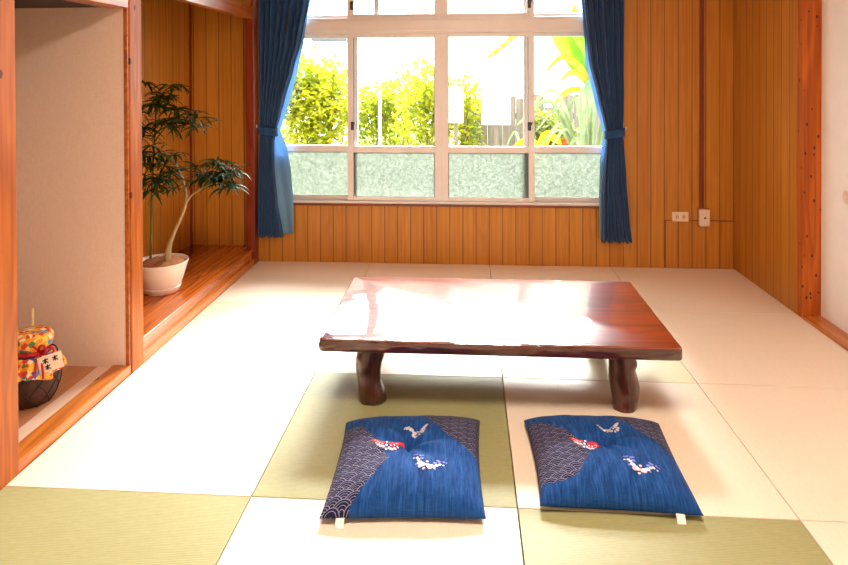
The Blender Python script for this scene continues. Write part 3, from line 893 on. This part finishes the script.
# ------------------------------------------------------------------ clay jar in the alcove
JX, JY, JZ = -1.078, .470, .030
jr = thing('clay_jar', (JX, JY, JZ), 'dark clay jar with a colourful patterned cloth cover in the alcove', 'jar')
b = MB(); b.lathe((JX, JY, JZ), [(.062, 0), (.070, .004), (.088, .03), (.102, .07), (.106, .10), (.100, .135), (.082, .165), (.06, .185), (.05, .19)], 48)
jb = b.build('jar_body', M['jar'], jr, True, 60)
b = MB()
prof = [(.071, .004), (.088, .03), (.102, .07), (.106, .10), (.100, .135), (.084, .165)]
def rz(t):
    s = t*(len(prof)-1); i = min(int(s), len(prof)-2); f = s-i
    return prof[i][0]*(1-f)+prof[i+1][0]*f+.002, prof[i][1]*(1-f)+prof[i+1][1]*f
for k in range(9):
    for sg in (-1, 1):
        pts = []
        for s in range(15):
            t = s/14; r_, z_ = rz(t); a = 2*pi*k/9+sg*t*1.3
            pts.append((JX+r_*cos(a), JY+r_*sin(a), JZ+z_))
        b.tube(pts, .0024, 5)
b.build('rope_net', M['net'], jb, True)
# cloth cover: cap, tied neck, flared wavy skirt
b = MB(); rings = []
for (r_, z_, wv) in ((.118, .118, 1.0), (.112, .135, .8), (.100, .155, .5), (.084, .172, .3), (.070, .186, .2), (.064, .194, .15), (.064, .202, .15), (.072, .210, .2), (.080, .224, .2), (.080, .242, .15), (.072, .258, .1), (.052, .268, .05), (.02, .272, 0), (.001, .273, 0)):
    row = []
    for i in range(72):
        a = 2*pi*i/72
        q = r_*(1+.09*wv*sin(a*11)+.04*wv*sin(a*17+1))
        row.append((JX+q*cos(a), JY+q*sin(a), JZ+z_+.010*wv*sin(a*5+.6)*(1 if z_ < .13 else .2)))
    rings.append(row)
b.rings(rings, False, True)
o = b.build('cloth_cover', M['bingata'], jr, True); o['label'] = 'orange and yellow flower-patterned cloth cover'
b = MB()
for (z_, rr_) in ((.195, .067), (.201, .068)):
    b.tube([(JX+rr_*cos(2*pi*k/36), JY+rr_*sin(2*pi*k/36), JZ+z_) for k in range(37)], .0042, 8)
kx, ky, kz = JX+.062, JY-.036, JZ+.20
for lp in ([(0, 0, 0), (.012, -.02, .028), (.030, -.022, .036), (.040, -.02, .02), (.026, -.016, .002), (0, 0, 0)],
           [(0, 0, 0), (-.010, -.022, .03), (-.03, -.03, .03), (-.034, -.03, .008), (-.014, -.02, -.004), (0, 0, 0)],
           [(0, 0, 0), (.022, -.008, .014), (.048, .0, .022), (.056, .004, .004), (.034, 0, -.006), (0, 0, 0)],
           [(0, 0, 0), (.006, -.03, -.02), (.01, -.04, -.06), (.006, -.044, -.085)], [(0, 0, 0), (.024, -.024, -.02), (.036, -.034, -.05), (.04, -.036, -.08)]):
    b.tube(catmull([(kx+p[0], ky+p[1], kz+p[2]) for p in lp], 5), .0042, 7)
o = b.build('cord', M['cord_red'], jr, True); o['label'] = 'looped red cord'
b = MB()
b.tube([(JX+.071*cos(2*pi*k/36), JY+.071*sin(2*pi*k/36), JZ+.189) for k in range(37)], .003, 7)
b.tube(catmull([(kx, ky, kz-.006), (kx+.03, ky+.01, kz+.02), (kx+.05, ky+.012, kz+.026), (kx+.066, ky+.012, kz+.01), (kx+.06, ky+.008, kz-.02), (kx+.052, ky-.004, kz-.045)], 5), .003, 7)
o = b.build('cord', M['cord_navy'], jr, True); o['label'] = 'thin dark cord holding the tag'
# tag: small card hanging against the cloth skirt, turned towards the room
ta = radians(-52)
tc = Vector((JX+.118, JY-.052, JZ+.172)); ex = Vector((cos(radians(28)), sin(radians(28)), .20)).normalized(); nz_ = Vector((sin(radians(28)), -cos(radians(28)), .12)).normalized(); ey = nz_.cross(ex).normalized()
def tpt(a, c, h=0): return tc+ex*a+ey*c+nz_*h
b = MB()
w_, h_ = .042, .030
b.rings([[tpt(-w_, -h_, s), tpt(w_, -h_, s), tpt(w_, h_, s), tpt(-w_, h_, s)] for s in (0, .0015)])
tg = b.build('paper_tag', M['paper_tag'], jr); tg['label'] = 'cream paper tag with black brush writing'
b = MB()
def stroke(pts, wd=.0022):
    for (x0, y0), (x1, y1) in zip(pts[:-1], pts[1:]):
        d = Vector((x1-x0, y1-y0)); n = Vector((-d.y, d.x)).normalized()*wd
        b.poly([tpt(x0+n.x, y0+n.y, .002), tpt(x1+n.x, y1+n.y, .002), tpt(x1-n.x, y1-n.y, .002), tpt(x0-n.x, y0-n.y, .002)])
for ox, oy in ((-.016, .010), (-.012, -.014), (.018, .010)):
    stroke([(ox-.010, oy+.004), (ox+.010, oy+.006)]); stroke([(ox, oy+.011), (ox-.001, oy-.009)]); stroke([(ox-.008, oy-.006), (ox-.001, oy+.002), (ox+.009, oy-.008)])
b.build('brush_writing', M['ink'], tg)
jr.scale = (1.0, 1.0, 1.08)
b = MB(); b.tube([(-1.212, .66, JZ), (-1.211, .661, .20), (-1.210, .662, .335)], [.0065, .006, .0055], 10)
o = b.build('bamboo_stick', M['stick'], None, True); tag(o, 'thin pale bamboo stick standing upright behind the clay jar', 'stick')

# ------------------------------------------------------------------ garden beyond the window
b = MB(); b.box(-9, 11, YB+.1, 22, -.5, -.4); struct(b.build('ground', M['garden_soil']))
def shrub(name, loc, label, cat, group, blobs, nleaf, lsize, mat, seed, branches=6, wratio=.42):
    r = random.Random(seed)
    root = thing(name, loc, label, cat, group)
    b = MB(); tips = []
    for k in range(nleaf):
        c, rad = r.choice(blobs)
        while True:
            p = Vector((r.uniform(-1, 1), r.uniform(-1, 1), r.uniform(-1, 1)))
            if .15 < p.length < 1: break
        p = p*(.55+.45*p.length)
        p = Vector(c)+Vector((p.x*rad[0], p.y*rad[1], p.z*rad[2]))
        if p.z < -.36: p.z = r.uniform(-.36, 0)
        d = Vector((r.uniform(-1, 1), r.uniform(-1, 1), r.uniform(-.6, .8))).normalized()
        sd = d.cross(Vector((r.uniform(-1, 1), r.uniform(-1, 1), r.uniform(-1, 1)))).normalized()
        L = lsize*r.uniform(.7, 1.3); w = L*wratio*.5; nn = sd.cross(d)
        m_ = p+d*L*.5-nn*w*.35; e = p+d*L
        b.poly([p, p+d*L*.45+sd*w, e, m_]); b.poly([p, m_, e, p+d*L*.45-sd*w])
        if r.random() < .02: tips.append(p)
    b.build('foliage', mat, root)['kind'] = 'stuff'
    b = MB()
    for k in range(branches):
        c, rad = r.choice(blobs)
        q = Vector(c)+Vector((r.uniform(-.6, .6)*rad[0], r.uniform(-.6, .6)*rad[1], r.uniform(.1, .75)*rad[2]))
        s = Vector(loc)+Vector((r.uniform(-.1, .1), r.uniform(-.08, .08), 0))
        mid = (s+q)/2+Vector((r.uniform(-.12, .12), r.uniform(-.1, .1), r.uniform(-.05, .1)))
        b.tube(catmull([s, mid, q], 4), [.016-.010*i/8 for i in range(9)], 6)
    b.build('branch', M['branch'], root, True)
    return root
G = 'shrubs in the garden'
shrub('garden_shrub', (-1.25, 5.5, -.4), 'tall yellow-green shrub outside the pane next to the lined curtain', 'shrub', G,
      [((-1.25, 5.5, 1.05), (.5, .36, .70)), ((-1.45, 5.5, 1.30), (.42, .34, .42)), ((-.98, 5.5, 1.15), (.40, .34, .50)), ((-1.2, 5.5, .3), (.58, .36, .6))], 5600, .095, M['leaf_hedge'], 21, 12)
shrub('garden_shrub', (-.30, 6.35, -.4), 'yellow-green shrub outside the middle pane, behind the thin white stake', 'shrub', G,
      [((-.62, 6.35, .98), (.40, .34, .40)), ((-.2, 6.35, 1.05), (.40, .34, .42)), ((-.40, 6.35, .5), (.64, .36, .5))], 3600, .09, M['leaf_hedge2'], 22, 12)
shrub('garden_shrub', (.28, 5.5, -.4), 'yellow-green shrub outside, rising behind the centre mullion', 'shrub', G,
      [((.22, 5.5, 1.26), (.32, .32, .38)), ((.14, 5.5, .80), (.40, .34, .45)), ((.38, 5.5, 1.05), (.24, .3, .35))], 2600, .085, M['leaf_hedge2'], 23, 10)
shrub('garden_shrub', (.72, 6.1, -.4), 'sparse yellow-green shrub behind the white boards', 'shrub', G,
      [((.68, 6.1, 1.10), (.28, .2, .34)), ((.66, 6.1, .65), (.24, .2, .40))], 1100, .085, M['leaf_hedge'], 24, 9)
shrub('garden_shrub', (.0, 4.7, -.4), 'low dull twiggy shrub at the foot of the middle hedge', 'shrub', G,
      [((-.35, 4.7, .42), (.45, .22, .34)), ((.15, 4.7, .40), (.5, .22, .34)), ((.6, 4.7, .34), (.36, .22, .32)), ((0, 4.7, 0), (.8, .22, .4))], 4200, .06, M['leaf_low'], 25, 34)
shrub('garden_shrub', (1.66, 5.55, -.4), 'small green shrub in front of the weathered fence', 'shrub', G,
      [((1.58, 5.55, .78), (.24, .18, .24)), ((1.80, 5.55, .64), (.34, .18, .24)), ((1.64, 5.55, .2), (.4, .18, .4))], 1200, .085, M['leaf_dark'], 26, 9)
# weathered board fence
fr = thing('garden_fence', (1.8, 6.4, -.4), 'weathered grey board fence in the garden with uneven board tops', 'fence')
r = random.Random(4)
x = .62; k = 0
while x < 3.4:
    w = r.uniform(.16, .20)
    zt = 1.15+r.uniform(-.03, .05)+(.06 if 1.9 < x < 2.2 else 0)
    if 1.62 < x < 1.76: zt -= .12
    b = MB(); b.box(x, x+w, 6.38+r.uniform(0, .01), 6.41, -.4, zt, .004); b.build('board', M['fence'], fr)
    x += w+.003
b = MB(); b.box(.6, 3.45, 6.42, 6.46, .2, .28); b.box(.6, 3.45, 6.42, 6.46, .85, .93); b.build('rail', M['fence'], fr)
# pale panels beside the shrub
for (x0, x1, z0, z1, lab) in ((.85, 1.17, .885, 1.40, 'white board on a post in the garden, next to the weathered fence'), (.49, .648, .905, 1.30, 'white board on a post in the garden, beside the centre mullion')):
    t = thing('white_board', ((x0+x1)/2, 5.0, -.4), lab, 'board', 'white boards on posts in the garden')
    zs = (z0+z1)/2
    b = MB(); b.box(x0, x1, 4.99, 5.01, z0, zs-.08, .002); b.box(x0, x1, 4.99, 5.01, zs-.07, z1, .002); b.build('panel', M['white_board'], t)
    b = MB(); b.box((x0+x1)/2-.02, (x0+x1)/2+.02, 5.012, 5.04, -.4, z1-.02); b.build('stake', M['fence'], t)
b = MB(); b.tube([(-.285, 5.0, -.4), (-.283, 5.0, .5), (-.279, 5.0, 1.27)], .017, 10); o = b.build('garden_stake', M['white_board'], None, True)
tag(o, 'thin white stake standing among the shrubs outside', 'stake')
# banana plant with broad leaves
bn = thing('banana_plant', (2.25, 5.00, -.4), 'broad-leaved tropical plant outside, leaning in behind the curtain by the outlets', 'plant')
def blade(b, pts, w, fold=.25, side=None):
    P = catmull(pts, 5); n = len(P)-1; rows = []
    for k, p in enumerate(P):
        t = (P[min(k+1, n)]-P[max(k-1, 0)]).normalized()
        s = side and Vector(side) or t.cross(Vector((0, -1, 0)))
        s = (s-t*s.dot(t)).normalized(); nn = s.cross(t)
        f = k/n; ww = w*max(.03, sin(pi*min(1, f*.86+.10)))**.7*(1 if f < .98 else .2)
        rows.append([p-s*ww+nn*ww*fold, p-s*ww*.5+nn*ww*fold*.4, p, p+s*ww*.5+nn*ww*fold*.4, p+s*ww+nn*ww*fold])
    b.rings(rows, False, False, closed=False)
b = MB(); b.tube(catmull([(2.25, 5.00, -.4), (2.23, 5.00, .4), (2.18, 5.00, 1.0), (2.10, 5.00, 1.3)], 4), [.06-.035*k/12 for k in range(13)], 10); b.build('stem', M['stem'], bn, True)
LS = [([(2.06, 5.00, 1.30), (1.93, 4.98, 1.50), (1.78, 4.95, 1.72), (1.66, 4.92, 1.92), (1.60, 4.90, 2.05)], .105, 'leaf_banana'),
      ([(2.08, 5.00, 1.32), (2.00, 5.05, 1.60), (1.90, 5.05, 1.85), (1.86, 5.00, 2.2)], .10, 'leaf_banana'),
      ([(2.08, 5.00, 1.25), (1.95, 4.90, 1.40), (1.80, 4.86, 1.46), (1.68, 4.82, 1.36)], .035, 'leaf_yellow'),
      ([(2.06, 5.00, 1.20), (1.88, 4.95, 1.28), (1.72, 4.90, 1.22), (1.60, 4.86, 1.08)], .035, 'leaf_yellow'),
      ([(2.06, 5.00, 1.30), (1.90, 4.90, 1.52), (1.70, 4.86, 1.62), (1.52, 4.82, 1.45)], .035, 'leaf_yellow'),
      ([(2.1, 5.00, 1.25), (2.04, 4.90, 1.35), (1.98, 4.86, 1.25), (1.95, 4.82, 1.02)], .06, 'leaf_strap')]
for pts, w, mt in LS:
    b = MB(); blade(b, pts, w); b.build('leaf', M[mt], bn, True)
b = MB()
tip = catmull([(1.75, 5.10, 2.05), (1.55, 5.10, 2.02), (1.30, 5.08, 1.90), (1.05, 5.06, 1.70)], 6); b.tube(tip, .005, 6)
for k in range(4, len(tip), 2):
    for sg in (-1, 1): blade(b, [tip[k], tip[k]+Vector((-.06, sg*.05, -.02-.02*sg)), tip[k]+Vector((-.15, sg*.09, -.09))], .014)
o = b.build('frond', M['leaf_yellow'], bn, True); o['label'] = 'thin yellowing frond'
# strap-leaved clumps
def strap(loc, label, n, H, seed, mat, w=.022, spread=.9):
    r = random.Random(seed); t = thing('strap_leaf_plant', loc, label, 'plant', 'strap-leaved plants in the garden')
    b = MB()
    for k in range(n):
        a = r.uniform(0, 2*pi); L = H*r.uniform(.7, 1.1); d = Vector((cos(a)*spread, sin(a)*.18, 0)); p = Vector(loc)
        blade(b, [p, p+d*L*.18+Vector((0, 0, L*.6)), p+d*L*.45+Vector((0, 0, L*.92)), p+d*L*.85+Vector((0, 0, L*.78))], w*r.uniform(.8, 1.2))
    b.build('foliage', mat, t, True)['kind'] = 'stuff'
    return t
strap((1.90, 4.35, -.4), 'grey-green strap-leaved clump outside, close to the curtain by the outlets', 30, 1.72, 3, M['leaf_strap'], .020, .50)
strap((1.36, 5.12, -.4), 'thin strap-leaved clump between the white board and the fence', 9, 1.22, 8, M['leaf_strap'], .016, .25)
t = thing('yellow_leaf_plant', (1.42, 4.6, -.4), 'low plant with large yellow leaves just above the frosted panes', 'plant')
b = MB()
for pts in ([(1.45, 4.6, .2), (1.46, 4.6, .55), (1.52, 4.58, .70), (1.66, 4.56, .62)], [(1.43, 4.6, .2), (1.40, 4.6, .52), (1.33, 4.58, .64), (1.17, 4.55, .60)]): blade(b, pts, .055)
b.build('foliage', M['leaf_yellow'], t, True)
b = MB(); b.tube([(1.42, 4.6, -.4), (1.44, 4.6, .3)], .012, 8); b.build('stem', M['stem'], t, True)
t.scale = (1, 1, 1.10)
b = MB()
for k in range(10):
    a = k*2.4; blade(b, [(1.70, 4.78, .66), (1.70+.035*cos(a), 4.78+.035*sin(a), .70+.02*(k % 3)), (1.70+.06*cos(a), 4.78+.06*sin(a), .72+.03*(k % 3))], .016)
b.tube([(1.72, 4.79, -.4), (1.71, 4.785, .2), (1.70, 4.78, .67)], .007, 6)
o = b.build('orange_flower', M['fruit'], None, True); tag(o, 'small orange flower on a stalk in front of the fence', 'flower')
# roof of a house far beyond the hedge
hs = thing('distant_house', (-2.9, 15, -.4), 'far house whose grey roof edge shows above the tall shrub', 'house')
b = MB(); b.box(-3.35, -2.55, 14.6, 17, -.4, 2.36); b.build('wall', M['house_wall'], hs)
b = MB(); b.rings([[(-3.42, y_, 2.36), (-2.48, y_, 2.36), (-2.48, y_, 2.44), (-2.75, y_, 2.52), (-3.0, y_, 2.47), (-3.3, y_, 2.58), (-3.42, y_, 2.5)] for y_ in (14.4, 17.2)]); b.build('roof', M['house_roof'], hs)

for o in COL.objects:
    if o.parent is None and (o.location.y > 4 or o.name in ('garden_stake', 'orange_flower', 'ground')): o.location.z -= .075

# ------------------------------------------------------------------ light
w = bpy.data.worlds.new('sky'); scene.world = w; w.use_nodes = True
bg = w.node_tree.nodes['Background']; bg.inputs[0].default_value = (.93, .97, 1.0, 1); bg.inputs[1].default_value = 8.0
def area(name, loc, rot, sx, sy, power, color):
    l = bpy.data.lights.new(name, 'AREA'); l.shape = 'RECTANGLE'; l.size = sx; l.size_y = sy; l.energy = power; l.color = color
    o = bpy.data.objects.new(name, l); o.location = loc; o.rotation_euler = rot; link(o); return o
s = bpy.data.lights.new('sun', 'SUN'); s.energy = 31; s.angle = radians(34); s.color = (1, 1, 1)
so = bpy.data.objects.new('sun', s); so.rotation_euler = (radians(-47), 0, radians(-13)); link(so); so.location = (0, 9, 9)
# unseen warm light under the ceiling, added as fill for the room
cl = area('ceiling_fill', (.85, -.7, CEIL-.06), (0, 0, 0), .6, .6, 48, (1, .88, .74))
cl.data.shape = 'DISK'

# ------------------------------------------------------------------ camera
cam = bpy.data.cameras.new('camera'); co = bpy.data.objects.new('camera', cam); link(co)
co.matrix_world = Matrix.Translation((.6977, -1.9663, 1.3498)) @ (Matrix.Rotation(.0675, 4, 'Z') @ Matrix.Rotation(-.0093, 4, 'X') @ Matrix.Rotation(.0031, 4, 'Y') @ Matrix.Rotation(radians(90), 4, 'X'))
cam.sensor_width = 36; cam.sensor_fit = 'HORIZONTAL'; cam.lens = 628.74/848*36
cam.shift_x = -(425.1-424)/848; cam.shift_y = -(282.5-81.9)/848
cam.clip_start = .05
scene.camera = co
vs = scene.view_settings
vs.view_transform = 'Standard'; vs.look = 'None'; vs.gamma = 1; vs.use_curve_mapping = False; vs.exposure = 0.36
cy = scene.cycles
cy.use_denoising = True; cy.max_bounces = 10; cy.diffuse_bounces = 5; cy.glossy_bounces = 4; cy.transparent_max_bounces = 16; cy.sample_clamp_indirect = 6
cy.caustics_reflective = False; cy.caustics_refractive = False
